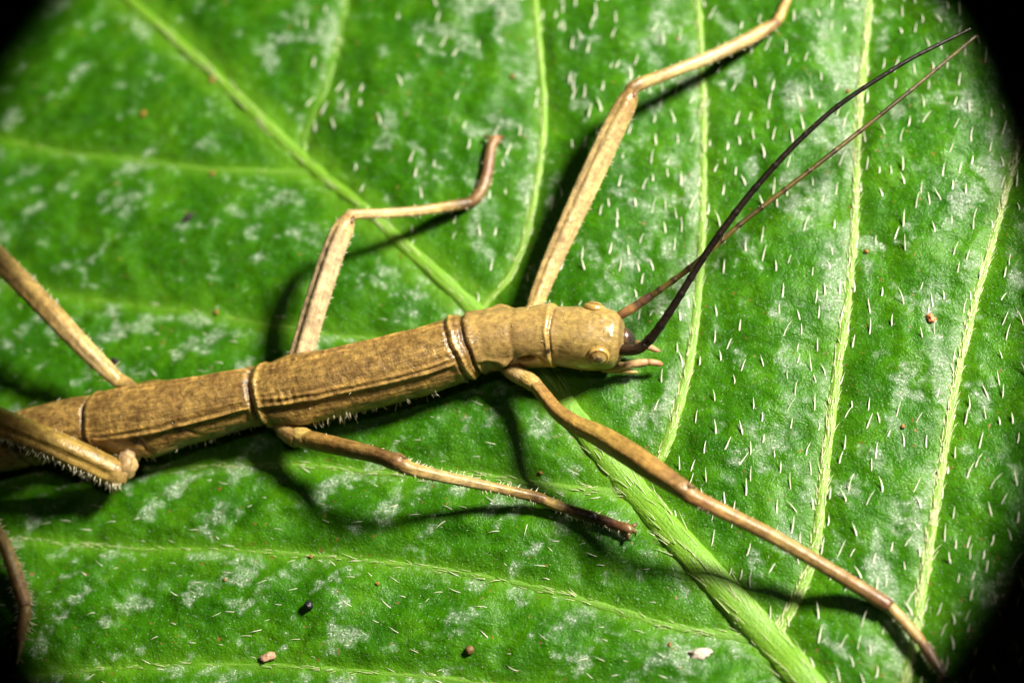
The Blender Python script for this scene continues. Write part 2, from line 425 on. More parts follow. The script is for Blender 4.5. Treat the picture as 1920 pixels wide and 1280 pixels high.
# ------------------------------------------------------------------ THE LEAF
def axis_coords(lo, hi, flo, fhi, fine, coarse):
    return np.r_[np.arange(lo, flo, coarse), np.arange(flo, fhi, fine), np.arange(fhi, hi+1, coarse)]
gx = axis_coords(-2520, 2520, -1130, 1150, 3.0, 34)
gy = axis_coords(-2520, 2520, -830, 860, 3.0, 34)
X, Y = np.meshgrid(gx, gy, indexing='ij')
Z, DL, DM, SIDE, PAT = leaf_fields(X.ravel(), Y.ravel())
nx, ny = X.shape
xr, yr = X.ravel(), Y.ravel()
al = (xr-yr)/math.sqrt(2); ac = (xr+yr)/math.sqrt(2)
ang = np.arctan2(ac, al)
inside = (np.abs(al)/2500)**2.0+(np.abs(ac)/1900)**2.0*(1+0.35*np.sin(ang*0.5)**2) < 1+0.012*np.sin(al/55)
vi = np.arange(nx*ny).reshape(nx, ny)
quads = np.stack([vi[:-1, :-1], vi[1:, :-1], vi[1:, 1:], vi[:-1, 1:]], -1).reshape(-1, 4)
keep = inside[quads].all(1); quads = quads[keep]
used = np.zeros(nx*ny, bool); used[quads.ravel()] = True
remap = np.cumsum(used)-1
LV = np.column_stack([xr, yr, Z])[used]*S; LQ = remap[quads]
me = bpy.data.meshes.new('leaf')
me.vertices.add(len(LV)); me.vertices.foreach_set('co', LV.astype(np.float32).ravel())
me.loops.add(LQ.size); me.loops.foreach_set('vertex_index', LQ.astype(np.int32).ravel())
me.polygons.add(len(LQ)); me.polygons.foreach_set('loop_start', np.arange(0, LQ.size, 4, dtype=np.int32))
me.update(calc_edges=True); me.validate()
me.polygons.foreach_set('use_smooth', np.ones(len(me.polygons), bool))
vm = 0.60*np.exp(-(DL/15)**2)+0.16*np.exp(-(DL/45)**2)+0.8*np.exp(-(DM/42)**4)
at = me.attributes.new('vein', 'FLOAT', 'POINT'); at.data.foreach_set('value', np.clip(vm, 0, 1)[used].astype(np.float32))
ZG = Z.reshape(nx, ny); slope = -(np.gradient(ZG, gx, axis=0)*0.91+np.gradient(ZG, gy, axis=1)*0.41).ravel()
sh = np.clip((PAT+1.5*slope-0.20)/0.55, 0, 1); sh = sh*sh*(3-2*sh)  # blotch mask raised on flash-facing slopes to imitate sheen
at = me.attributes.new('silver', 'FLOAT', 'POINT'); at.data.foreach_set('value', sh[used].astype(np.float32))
me.materials.append(MAT['leaf'])
leaf = bpy.data.objects.new('leaf', me); col.objects.link(leaf)
tag(leaf, 'broad glossy green leaf with pale hairy veins under the stick insect', 'leaf')
sol = leaf.modifiers.new('thickness', 'SOLIDIFY'); sol.thickness = 10*S; sol.offset = -1

def leaf_z(x, y):
    x = np.atleast_1d(np.asarray(x, float)); y = np.atleast_1d(np.asarray(y, float))
    return leaf_fields(x, y)[0]

def vein_mesh(name, xy, ws, mat, parent, rise, k=9, sub=0):
    T = np.gradient(xy, axis=0); T /= np.linalg.norm(T, axis=1)[:, None]; Nn = np.column_stack([-T[:, 1], T[:, 0]])
    a = np.linspace(0, math.pi, k)
    u = np.r_[0, np.cumsum(np.linalg.norm(np.diff(xy, axis=0), axis=1))]
    wv = ws*(1+0.10*perlin(u/40+sub*9.1, u*0+sub, 21))
    zc = leaf_z(xy[:, 0], xy[:, 1])
    zc = np.convolve(np.r_[zc[:1]*np.ones(3), zc, zc[-1:]*np.ones(3)], np.ones(7)/7, 'valid')
    V, PC = [], []
    for j, t in enumerate(a):
        lat = np.cos(t)*wv*0.62; fib = 0.6*perlin(u/22+j*5.3, u*0+j*1.7+sub, 22)
        x, y = xy[:, 0]+Nn[:, 0]*lat, xy[:, 1]+Nn[:, 1]*lat
        z = zc-2.5+math.sin(t)*wv*rise+fib
        V.append(np.column_stack([x, y, z])); PC.append(np.column_stack([u+sub*500, lat, u*0+sub]))
    V = np.stack(V, 1).reshape(-1, 3); PC = np.stack(PC, 1).reshape(-1, 3)
    F = [(i*k+j, i*k+j+1, (i+1)*k+j+1, (i+1)*k+j) for i in range(len(xy)-1) for j in range(k-1)]
    F += [((i+1)*k, (i+1)*k+k-1, i*k+k-1, i*k) for i in range(len(xy)-1)]
    F += [tuple(range(k)), tuple((len(xy)-1)*k+j for j in range(k))[::-1]]
    return mesh_obj(name, V, F, mat, parent, attrs={'pc': ('FLOAT_VECTOR', PC)})
def clip_inside(xy, ws):
    al = (xy[:, 0]-xy[:, 1])/math.sqrt(2); ac = (xy[:, 0]+xy[:, 1])/math.sqrt(2)
    m = (al/2420)**2+(ac/1800)**2 < 1
    return xy[m], ws[m]
vein_mesh('midrib', *clip_inside(mid_xy, mid_w), MAT['midrib'], leaf, 0.34, 15)
for i, (xy, ws) in enumerate(vein_lines):
    vein_mesh('side_vein', *clip_inside(xy, ws), MAT['vein'] if i in (1, 2, 3, 4) else MAT['faint_vein'], leaf, 0.42 if i in (1, 2, 3, 4) else 0.30, 9, i+1)

# leaf hairs: on the blade, then along the veins
def place_hairs(n, region, dirfn, ln, wd, seed, lie):
    r = np.random.default_rng(seed); out = []
    tries = 0; grid = {}
    while len(out) < n and tries < n*60:
        tries += 1
        px, py = r.uniform(region[0], region[2]), r.uniform(region[1], region[3])
        if not region_ok(px, py, region[4]): continue
        key = (int(px//22), int(py//22))
        if any((key[0]+i, key[1]+j) in grid and math.hypot(px-grid[(key[0]+i, key[1]+j)][0], py-grid[(key[0]+i, key[1]+j)][1]) < 22 for i in (-1, 0, 1) for j in (-1, 0, 1)): continue
        grid[key] = (px, py); out.append((px, py))
    return out
def mid_py(px):  # midrib height in the picture
    return np.interp(px, [p[0] for p in MIDRIB], [p[1] for p in MIDRIB])
def region_ok(px, py, which):
    up = py < mid_py(px)
    if which == 'right': return up and px > 1180-0.25*(640-py) and px > 1040
    if which == 'top': return up and px <= 1180
    return not up
roots, dirs, lens, wids, bends = [], [], [], [], []
def add_hair(px, py, ang, el, ln, wd, bend):
    p = U(px, py, -5); roots.append([p[0], p[1], 0.0])
    dirs.append([math.cos(ang)*math.cos(el), math.sin(ang)*math.cos(el), math.sin(el)])
    lens.append(ln); wids.append(wd); bends.append(bend)
R = math.radians
for (px, py) in place_hairs(560, (1020, -60, 2000, 1340, 'right'), None, 0, 0, 21, 0):
    a = R(80+random.gauss(0, 12)); add_hair(px, py, a, R(random.uniform(14, 34)), random.choice((1, 1, 1, 0.7))*random.uniform(17, 33), random.uniform(2.6, 4.8), (0.16*random.gauss(0, 1), 0.05, -0.10))
for (px, py) in place_hairs(95, (560, -60, 1180, 700, 'top'), None, 0, 0, 22, 0):
    a = R(72+random.gauss(0, 16)); add_hair(px, py, a, R(random.uniform(12, 30)), random.uniform(16, 28), random.uniform(3.2, 4.6), (0.1*random.gauss(0, 1), 0, -0.1))
for (px, py) in place_hairs(300, (-60, 560, 1500, 1340, 'low'), None, 0, 0, 23, 0):
    a = R(172-14*max(0, (px-500)/900)+random.gauss(0, 20)); add_hair(px, py, a, R(random.uniform(5, 16)), random.uniform(9, 27), random.uniform(1.5, 2.8), (0, 0.2*random.gauss(0, 1), -0.04))
roots = np.array(roots); roots[:, 2] = leaf_z(roots[:, 0], roots[:, 1])-0.6
hair_mesh(roots, dirs, np.array(lens), np.array(wids), np.array(bends), 'leaf_hairs', MAT['hair'], leaf)
# hairs lying along the veins
roots, dirs, lens, wids, bends = [], [], [], [], []
def vein_hairs(xy, ws, per, lo, hi, spread, flip=1, seed=0, rise=0.42, wmul=1.0, elmax=0.24):
    r = np.random.default_rng(seed); T = np.gradient(xy, axis=0); T /= np.linalg.norm(T, axis=1)[:, None]
    zc = leaf_z(xy[:, 0], xy[:, 1])
    for i in range(len(xy)):
        if abs(xy[i, 0]) > 1050 or abs(xy[i, 1]) > 780: continue
        for _ in range(r.poisson(per*min(1.0, (ws[i]/(34 if rise < 0.4 else 1))**2))):
            s = r.uniform(-1, 1); nn = np.array([-T[i, 1], T[i, 0]]); p = xy[i]+nn*s*ws[i]*0.62
            a = math.atan2(T[i, 1]*flip, T[i, 0]*flip)+r.normal(0, spread)+s*0.12*flip
            el = r.uniform(0.02, elmax)
            roots.append([p[0], p[1], zc[i]-2.5+math.sqrt(max(0, 1-s*s))*ws[i]*rise])
            dirs.append([math.cos(a)*math.cos(el), math.sin(a)*math.cos(el), math.sin(el)])
            lens.append(r.uniform(lo, hi)); wids.append(r.uniform(1.4, 2.5)*wmul); bends.append((r.normal(0, 0.12), r.normal(0, 0.12), -0.08))
vein_hairs(mid_xy, mid_w, 1.4, 24, 56, 0.10, -1, 31, 0.35, 0.8, 0.14)
for i, (xy, ws) in enumerate(vein_lines):
    vein_hairs(xy, ws, (0.4, 0.9, 2.4, 4.5, 6.0, 0.2, 0.2, 1.2, 1.1, 0.5)[i], 9, 25, 0.17, 1, 40+i, 0.42, (0.9, 0.9, 0.9, 1, 1, 0.8, 0.8, 0.9, 0.8, 0.8)[i])
hair_mesh(roots, dirs, np.array(lens), np.array(wids), np.array(bends), 'vein_hairs', MAT['vhair'], leaf)

# ------------------------------------------------------------------ THE STICK INSECT
insect = bpy.data.objects.new('stick_insect', None); col.objects.link(insect)
insect.empty_display_size = 0.002
tag(insect, 'brown stick insect resting on a green leaf with long antennae stretched forward', 'stick insect')

BROWN = (0.240, 0.158, 0.052); TAN = (0.36, 0.255, 0.095); OCH = (0.31, 0.215, 0.056); DK = (0.085, 0.048, 0.020)
PALE = (0.50, 0.385, 0.190); LIL = (0.50, 0.40, 0.25); RED = (0.20, 0.122, 0.050); BLK = (0.022, 0.014, 0.009)

# trunk: (photo x, centre y, half thickness)
ST = np.array([(-160, 872, 50), (-80, 852, 51), (0, 833, 52), (40, 823, 53), (110, 808, 55), (172, 796, 56), (190, 796, 62), (240, 790, 68), (300, 781, 68), (400, 760, 62),
               (440, 750, 59.5), (486, 741, 58), (520, 738, 62), (600, 723, 66.5), (700, 700, 66.5), (800, 675, 64.5), (855, 656, 62.5), (890, 643, 59), (950, 634, 57.5), (1000, 631, 57.5), (1036, 629, 58),
               (1050, 630, 54.5), (1075, 632.5, 57), (1105, 635, 58.5), (1135, 636, 57), (1151, 637, 53), (1161, 637.5, 45), (1168, 638, 33), (1172, 638, 15)], float)
xs = np.arange(-160, 1172.1, 1.6)
def smooth(a, n=9):
    k = np.hanning(n+2)[1:-1]; k /= k.sum(); p = n//2
    return np.convolve(np.r_[2*a[0]-a[p:0:-1], a, 2*a[-1]-a[-2:-p-2:-1]], k, 'valid')
cy = smooth(np.interp(xs, ST[:, 0], ST[:, 1]), 41); hr = smooth(np.interp(xs, ST[:, 0], ST[:, 2]), 13)
hr[-8:] = np.interp(xs[-8:], ST[:, 0], ST[:, 2])
hc = np.interp(xs, [-160, 0, 300, 600, 900, 1050, 1172], [54, 55, 60, 70, 74, 72, 62])
spine = np.array([U(x, c, h) for x, c, h in zip(xs, cy, hc)])
T, SD, NR = frames(spine)            # SD points to the insect's right?  travel is towards the head
LEFT = SD                             # side vector on the lower side of the picture
if LEFT[400][1] > 0: LEFT = -LEFT
K = 176
ph = np.linspace(0, 2*math.pi, K, endpoint=False)
XX, PH = np.meshgrid(xs, ph, indexing='ij')
PHD = np.degrees(np.angle(np.exp(1j*PH)))          # 0 on the back, + towards the left flank
AP = np.abs(PHD)
def gs(v, c, w): return np.exp(-((v-c)/w)**2)
r = np.repeat(hr[:, None], K, 1)
# slant of the joints: they sweep back on the back
xj = XX+7*np.cos(PH)+2.2*perlin(PH*2.2+3, XX/300, 61)+0.9*perlin(PH*7, XX/200, 62)
def joint(x0, depth, w, lip=0, lipx=8, lipw=4.5): 
    return -depth*gs(xj, x0, w)+lip*gs(xj, x0+lipx, lipw)
r += joint(47, 5, 4, 1, 9)+joint(183, 5.5, 3.6, 2.2, 9)+joint(490, 6.5, 5.0, 2.6, 13, 4)
r += joint(886, 6, 4.0, 1.5, 10, 6)+3.4*gs(xj, 868, 4.0)-3.2*gs(xj, 858, 2.6)
r += joint(1047, 3.5, 2.6)+2.0*gs(xj, 1039, 4)-1.8*gs(xj, 972, 7)-1.2*gs(xj, 915, 9)
# flank margin of the back plates: a double ridge, the side wall set in below it
def plate(x0, x1): return np.clip((xj-x0)/14, 0, 1)*np.clip((x1-xj)/14, 0, 1)
thor = plate(192, 486)+plate(498, 856)
pm = 45+2.5*np.sin(XX/120)+1.2*perlin(XX/45, XX*0, 63)
step_ = 1/(1+np.exp(-(AP-pm-2.2)/0.8))
under = gs(AP, pm+9, 14)
r += thor*(2.6*gs(AP, pm, 2.2)+2.0*gs(AP, pm-12+4*np.sin(XX/90), 2.4)-1.6*gs(AP, pm-6, 3.0)-6.5*step_*(0.35+0.65*under))
abd = plate(-200, 44)+plate(52, 180)
r += abd*(2.2*gs(AP, 66, 3)-2.5*gs(AP, 72, 4)+1.4*gs(AP, 50, 4))
pro = plate(892, 1030)
r += pro*(2.5*gs(AP, 58+10*gs(XX, 950, 25), 4)-6*(1/(1+np.exp(-(AP-64-14*gs(XX, 945, 20))/1.5)))*gs(AP, 80, 22))
# bays above the leg roots
r += 9*gs(XX, 560, 38)*gs(AP, 84, 20)+10*gs(XX, 285, 36)*gs(AP, 92, 18)-9*gs(XX, 985, 20)*gs(AP, 70, 11)
r += -7*gs(XX-0.55*(PHD-45), 262, 7)*gs(PHD, 66, 16)+-5*gs(XX-1.1*(PHD-45), 340, 6)*gs(PHD, 60, 12)
# head: two shallow dents, a cheek line and the tapering front
r += -2.0*gs(XX, 1138, 8)*gs(AP, 18, 9)-1.6*gs(XX, 1120, 14)*gs(PHD, 0, 10)+1.5*gs(XX, 1085, 24)*gs(AP, 34, 20)
# wrinkles
damp = np.where(XX > 895, 0.30, 1.0)
r += 8*gs(XX, 942, 16)*gs(AP, 76, 10)-6*gs(XX, 1000, 12)*gs(AP, 66, 9)+2.5*gs(XX, 1030, 6)*gs(AP, 66, 10)
r += damp*(1.0*perlin(XX/34, PH*6, 31)+0.75*perlin(XX/90, PH*15, 32)+np.where(XX > 895, 0.0, 0.5)*perlin(XX/8, PH*10, 33))
r += damp*0.9*gs(XX, 545, 40)*gs(AP, 32, 12)*np.sin(XX/2.2)
# flatter belly
flatb = np.where(AP > 100, 1-0.16*np.clip((AP-100)/80, 0, 1)**1.2, 1.0)
V = spine[:, None]+LEFT[:, None]*(np.sin(PH)*r)[..., None]+NR[:, None]*(np.cos(PH)*r*flatb)[..., None]
PCx = np.stack([XX, PHD/57.3*60, 0*PHD], -1)
base = np.array(BROWN)[None, None]*np.ones((len(xs), K, 1))
def tint(mask, c, f=1.0):
    global base
    mk = np.clip(mask*f, 0, 1)[..., None]; base = base*(1-mk)+np.array(c)[None, None]*mk
tint(np.clip((XX-885)/10, 0, 1), (0.34, 0.235, 0.085), 0.85)            # smoother, warmer front plate and head
tint(np.clip((XX-1046)/6, 0, 1), (0.34, 0.245, 0.085), 0.8)
tint(thor*(gs(AP, pm, 3)+gs(AP, pm-13, 2.5)), (0.42, 0.27, 0.085), 0.7)
for x0, ww in ((47, 4), (183, 3.5), (490, 4), (886, 4.0), (858, 3)): tint(gs(xj, x0, ww), DK, 0.7)
for x0, ww in ((868, 4), (1039, 4), (505, 5)): tint(gs(xj, x0, ww), (0.48, 0.34, 0.11), 0.7)
tint(gs(XX, 1037, 5)*gs(PHD, 50, 6), (0.02, 0.012, 0.01), 1.3)
tint(gs(XX, 1165, 4)*1.0, DK, 0.6)
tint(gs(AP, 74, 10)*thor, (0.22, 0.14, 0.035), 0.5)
B = Builder()
B.add(V.reshape(-1, 3), ring_faces(len(xs), K), base.reshape(-1, 3), PCx.reshape(-1, 3))

# legs, joined into the same body
limbs = {}
SLIM = dict(fr_femur=0.90, mr_femur=0.92, hr_femur=0.92, hl_tibia=0.88, hl_tarsus=0.85, fr_tibia=0.93, mr_tibia=0.93, fl_tibia=0.93, fl_femur=0.93)
def limb(key, pts, cols, **kw):
    k_ = SLIM.get(key, 1.0)
    limbs[key] = tube(B, [(a, b, c, d*k_) for a, b, c, d in pts], cols, **kw)
SHIN = [(0.08, 0.95, 1.15, 0.14, -0.14), (0.08, 0.95, 1.95, 0.14, -0.10), (0.08, 0.95, 0.55, 0.2, 0.08)]
FEM = dict(keels=5, kamp=0.16, k=24, step=3, lump=0.03)
# front right (upper)
limb('fr_coxa', [(985, 640, 55, 30), (995, 605, 55, 34), (1003, 578, 58, 34)], [(0, BROWN), (1, PALE)], seed=1)
limb('fr_femur', [(1000, 592, 52, 30), (1004, 570, 50, 33), (1030, 505, 52, 38), (1068, 420, 62, 43), (1110, 330, 78, 46), (1145, 255, 96, 46), (1170, 205, 108, 43), (1180, 182, 112, 38), (1184, 172, 112, 26)],
     [(0, TAN), (0.25, PALE), (0.8, PALE), (0.95, TAN), (1, RED)], seed=2, ridges=[(0.05, 0.98, 1.15, 0.12, -0.20), (0.05, 0.98, 1.55, 0.14, 0.12), (0.05, 0.98, 1.95, 0.12, -0.18), (0.05, 0.98, 2.5, 0.2, 0.1)], **FEM)
limb('fr_tibia', [(1176, 180, 112, 20), (1184, 168, 113, 27), (1200, 158, 110, 27), (1260, 135, 90, 25), (1330, 108, 62, 27), (1400, 75, 38, 28), (1440, 52, 22, 26), (1458, 42, 16, 20)],
     [(0, RED), (0.12, TAN), (0.5, PALE), (0.9, TAN), (1, RED)], seed=3, ridges=SHIN, keels=4, kamp=0.10, k=18)
limb('fr_tarsus', [(1454, 45, 17, 18), (1462, 32, 14, 20), (1472, 8, 12, 18), (1486, -25, 11, 17), (1496, -60, 10, 16), (1502, -92, 10, 12)], [(0, TAN), (0.4, TAN), (1, RED)], seed=4, k=14)
# middle right (upper)
limb('mr_femur', [(545, 720, 60, 34), (562, 675, 66, 46), (575, 630, 78, 47), (593, 570, 98, 47), (614, 505, 116, 46), (632, 455, 128, 44), (646, 424, 132, 40), (653, 408, 132, 28)],
     [(0, BROWN), (0.2, LIL), (0.8, LIL), (0.93, PALE), (1, RED)], seed=5, ridges=[(0.05, 0.95, 1.1, 0.14, -0.18), (0.05, 0.95, 1.55, 0.14, 0.10), (0.05, 0.95, 2.1, 0.14, -0.16)], **FEM)
limb('mr_tibia', [(648, 416, 132, 18), (654, 405, 132, 24), (668, 402, 128, 21), (720, 400, 100, 20), (780, 396, 68, 21), (835, 388, 40, 22), (872, 382, 22, 24), (886, 378, 18, 18)],
     [(0, RED), (0.08, PALE), (0.5, PALE), (0.75, TAN), (0.95, DK), (1, RED)], seed=6, ridges=SHIN, keels=4, kamp=0.12, k=18)
limb('mr_tarsus', [(880, 382, 18, 18), (892, 372, 16, 23), (906, 350, 14, 22), (914, 322, 13, 22), (918, 295, 13, 22), (921, 275, 13, 20), (928, 264, 12, 20), (936, 259, 10, 13)],
     [(0, RED), (0.3, RED), (0.5, (0.16, 0.08, 0.05)), (0.8, RED), (1, (0.34, 0.17, 0.08))], seed=7, k=14)
# hind right (upper left)
limb('hr_coxa', [(262, 745, 70, 34), (240, 725, 74, 32), (222, 712, 80, 29)], [(0, BROWN), (1, TAN)], seed=8)
limb('hr_femur', [(236, 728, 74, 24), (220, 712, 82, 30), (200, 694, 92, 34), (150, 645, 118, 39), (100, 592, 138, 43), (40, 530, 150, 45), (-20, 470, 160, 46), (-100, 392, 172, 45), (-190, 310, 180, 40)],
     [(0, TAN), (0.1, PALE), (0.3, TAN), (1, TAN)], seed=9, ridges=[(0.05, 0.98, 1.6, 0.3, 0.08)], **FEM)
limb('hr_tibia', [(-182, 318, 180, 26), (-192, 300, 180, 26), (-240, 240, 150, 24), (-330, 130, 80, 23), (-400, 40, 24, 22)], [(0, RED), (0.1, TAN), (1, TAN)], seed=10, k=14)
limb('hr_tarsus', [(-396, 46, 26, 18), (-404, 34, 18, 19), (-440, -20, 14, 17), (-470, -70, 14, 11)], [(0, TAN), (1, RED)], seed=31, k=12)
# hind left (lower left), thigh passing above the abdomen
limb('hl_coxa', [(272, 806, 46, 40), (256, 826, 50, 40), (244, 846, 56, 42), (238, 860, 60, 34), (237, 872, 62, 40), (233, 886, 60, 32), (228, 893, 58, 16)], [(0, BROWN), (0.35, (0.40, 0.31, 0.22)), (0.6, (0.36, 0.26, 0.15)), (0.8, (0.40, 0.29, 0.14)), (1, TAN)], seed=11, lump=0.22, keels=3, kamp=0.2, kphase=0.4, k=24, step=2)
limb('hl_femur', [(240, 893, 56, 30), (222, 888, 62, 48), (200, 878, 74, 50), (150, 854, 108, 50), (90, 828, 134, 51), (20, 800, 142, 52), (-50, 770, 148, 51), (-140, 732, 176, 46), (-200, 706, 184, 38)],
     [(0, TAN), (0.1, OCH), (1, OCH)], seed=12, ridges=[(0.04, 0.98, 1.35, 0.09, -0.12), (0.04, 0.98, 1.7, 0.13, 0.08), (0.04, 0.98, 2.1, 0.09, -0.12), (0.04, 0.98, 0.9, 0.12, 0.10), (0.04, 0.98, 2.55, 0.12, 0.10)], keels=4, kamp=0.14, kphase=0.5, k=30, step=3, lump=0.03)
limb('hl_tibia', [(-194, 712, 184, 26), (-202, 724, 182, 26), (-160, 790, 150, 25), (-90, 890, 100, 24), (-20, 978, 56, 25), (10, 1025, 42, 27), (32, 1085, 30, 29), (44, 1122, 24, 28), (48, 1138, 22, 22)],
     [(0, RED), (0.1, TAN), (0.8, TAN), (1, (0.36, 0.2, 0.09))], seed=13, ridges=SHIN, keels=4, kamp=0.12, k=18)
limb('hl_tarsus', [(46, 1132, 22, 20), (48, 1145, 20, 26), (44, 1168, 17, 26), (38, 1192, 15, 24), (33, 1220, 14, 20), (28, 1246, 13, 13)], [(0, TAN), (0.6, (0.38, 0.24, 0.11)), (1, RED)], seed=14, k=14)
# middle left (lower)
limb('ml_coxa', [(520, 770, 50, 36), (530, 792, 50, 42), (545, 812, 52, 40), (560, 822, 56, 36)], [(0, BROWN), (0.6, TAN), (1, (0.24, 0.15, 0.05))], seed=15, lump=0.10)
limb('ml_troch', [(550, 812, 56, 30), (562, 818, 58, 37), (574, 822, 62, 37), (582, 825, 64, 30)], [(0, OCH), (0.5, (0.44, 0.34, 0.12)), (1, OCH)], seed=16)
limb('ml_femur', [(566, 818, 60, 28), (580, 824, 66, 33), (620, 833, 84, 33), (665, 843, 106, 31), (705, 853, 124, 28), (732, 862, 134, 29), (746, 866, 136, 33), (756, 871, 134, 24)],
     [(0, OCH), (0.3, (0.26, 0.155, 0.045)), (0.62, BROWN), (0.80, (0.14, 0.08, 0.03)), (0.9, RED), (1, RED)], seed=17, keels=4, kamp=0.10, k=20, step=3)
limb('ml_tibia', [(742, 864, 136, 22), (756, 872, 134, 28), (775, 880, 126, 24), (830, 893, 98, 21), (890, 906, 70, 19), (950, 919, 44, 18), (995, 929, 26, 20), (1018, 936, 20, 20), (1026, 939, 19, 15)],
     [(0, RED), (0.1, TAN), (0.45, PALE), (0.75, TAN), (0.92, DK), (1, RED)], seed=18, ridges=SHIN, keels=4, kamp=0.12, k=18)
limb('ml_tarsus', [(1016, 936, 20, 15), (1028, 941, 18, 20), (1055, 951, 15, 20), (1062, 953, 15, 17), (1075, 958, 14, 20), (1112, 969, 13, 21), (1118, 971, 13, 17), (1130, 975, 13, 20), (1158, 985, 12, 18), (1176, 991, 12, 21), (1186, 995, 11, 14)],
     [(0, TAN), (0.15, TAN), (0.3, DK), (0.6, BLK), (0.85, (0.12, 0.05, 0.025)), (1, RED)], seed=19, k=14)
# front left (lower right)
limb('fl_coxa', [(940, 668, 52, 32), (955, 690, 54, 33), (972, 703, 58, 32), (985, 710, 60, 29)], [(0, BROWN), (0.5, TAN), (1, PALE)], seed=20)
limb('fl_troch', [(974, 703, 58, 25), (988, 711, 62, 31), (1000, 719, 64, 30), (1008, 726, 66, 25)], [(0, PALE), (0.5, (0.50, 0.36, 0.12)), (1, TAN)], seed=21)
limb('fl_femur', [(992, 712, 62, 22), (1004, 722, 66, 26), (1022, 744, 76, 27), (1046, 772, 88, 29), (1080, 796, 102, 33), (1115, 812, 114, 38), (1150, 832, 126, 42), (1190, 857, 138, 43), (1230, 884, 146, 41), (1262, 905, 150, 36), (1280, 917, 150, 36), (1292, 926, 148, 27)],
     [(0, TAN), (0.15, (0.30, 0.18, 0.06)), (0.5, OCH), (0.85, (0.27, 0.16, 0.05)), (1, RED)], seed=22, keels=4, kamp=0.16, kphase=0.8, k=26, step=3, lump=0.02)
limb('fl_tibia', [(1276, 914, 150, 26), (1290, 925, 148, 34), (1308, 936, 142, 30), (1370, 966, 118, 27), (1450, 1006, 88, 27), (1530, 1052, 60, 26), (1600, 1094, 38, 26), (1645, 1122, 24, 28), (1664, 1134, 20, 27), (1670, 1138, 19, 20)],
     [(0, RED), (0.1, (0.36, 0.2, 0.08)), (0.5, TAN), (0.9, RED), (0.97, (0.18, 0.09, 0.05)), (1, DK)], seed=23, ridges=SHIN, keels=4, kamp=0.10, k=20)
limb('fl_tarsus', [(1660, 1132, 20, 18), (1672, 1141, 17, 21), (1695, 1166, 14, 21), (1722, 1196, 13, 21), (1728, 1203, 12, 17), (1738, 1218, 12, 20), (1752, 1240, 12, 19), (1762, 1256, 11, 16), (1772, 1274, 10, 10)],
     [(0, TAN), (0.5, TAN), (0.62, (0.15, 0.08, 0.04)), (0.8, DK), (1, BLK)], seed=24, k=14)
# claws and foot pads
def claw(a, b, c, w0=8, colr=RED, h=(11, 13, 4), seed=40):
    tube(B, [(*a, h[0], w0), (*b, h[1], w0*0.8), (*c, h[2], 2)], [(0, colr), (1, DK)], k=8, step=2, seed=seed)
claw((1178, 990), (1190, 984), (1194, 980), 9); claw((1180, 994), (1190, 996), (1192, 1004), 9); claw((1178, 993), (1178, 1006), (1171, 1014), 9)
claw((924, 262), (912, 256), (906, 262), 9); claw((930, 262), (942, 256), (944, 266), 8)
claw((1764, 1258), (1776, 1268), (1782, 1280), 7, DK); claw((1762, 1256), (1762, 1272), (1756, 1284), 7, DK)
# knobs on the knees and the cheek behind the mouth
claw((1290, 912), (1298, 912), (1303, 920), 11, RED, (160, 160, 152)); claw((750, 856), (757, 857), (762, 864), 10, RED, (144, 144, 138)); claw((1187, 182), (1190, 174), (1190, 166), 9, (0.3, 0.18, 0.1), (122, 124, 118))
claw((657, 418), (662, 410), (662, 402), 9, RED, (140, 140, 134))
body = B.build('body', MAT['body'], insect)
body.data.materials.append(MAT['head']); body.data.materials.append(MAT['leg'])
mi = np.zeros(len(body.data.polygons), np.int32); nf = (len(xs)-1)*K; mi[:nf] = np.repeat((xs[:-1] > 888).astype(np.int32), K); mi[nf:nf+2] = 1; mi[nf+2:] = 2
body.data.polygons.foreach_set('material_index', mi)

# ---- eyes: a bulging disc with a rim, a groove and a dark centre
def eye(px, py, h, axis, rad, nm='eye'):
    c = U(px, py, h); ax = np.asarray(axis, float); ax /= np.linalg.norm(ax)
    e1 = np.cross(ax, [1, 0.2, 0.1]); e1 /= np.linalg.norm(e1); e2 = np.cross(ax, e1)
    prof = [(1.12, -8), (1.10, -2), (1.0, 3.2), (0.93, 4.6), (0.88, 4.5), (0.82, 5.0), (0.74, 6.4), (0.62, 8.2), (0.48, 9.5), (0.40, 10.1), (0.34, 10.4), (0.28, 10.7), (0.16, 11.0), (0.02, 11.1)]
    cl = [OCH, (0.33, 0.22, 0.06), (0.46, 0.32, 0.10), (0.44, 0.30, 0.09), (0.20, 0.12, 0.035), (0.17, 0.10, 0.03), (0.28, 0.18, 0.05), (0.36, 0.25, 0.08), (0.38, 0.27, 0.11), (0.34, 0.24, 0.12), (0.22, 0.15, 0.09), (0.13, 0.085, 0.055), (0.10, 0.065, 0.045), (0.10, 0.07, 0.05)]
    k = 32; V, C, PC = [], [], []
    for (rr, zz), cc in zip(prof, cl):
        for j in range(k):
            a = j*2*math.pi/k
            V.append(c+(e1*math.cos(a)+e2*math.sin(a))*rr*rad+ax*zz*rad/20); C.append(cc); PC.append((rr*rad, a*6, px))
    b = Builder(); b.add(V, ring_faces(len(prof), k), C, PC)
    return b.build(nm, MAT['eye'], insect)
ih = int(np.argmin(np.abs(xs-1128)))
lf, up_ = LEFT[ih], NR[ih]
def on_head(xp, phd, out=0.0):
    i = int(np.argmin(np.abs(xs-xp))); j = int(round((phd % 360)/360*K)) % K
    return i, V[i, j]
def eye_at(p, axis, rad):
    c = np.asarray(p); ax = np.asarray(axis)/np.linalg.norm(axis)
    global U
    keep = U; U = lambda *a: c
    o = eye(0, 0, 0, ax, rad); U = keep
    return o
i, p = on_head(1126, 56); eye_at(p-0*lf, lf*math.sin(R(60))+up_*math.cos(R(60))+0.12*T[i], 19.5)
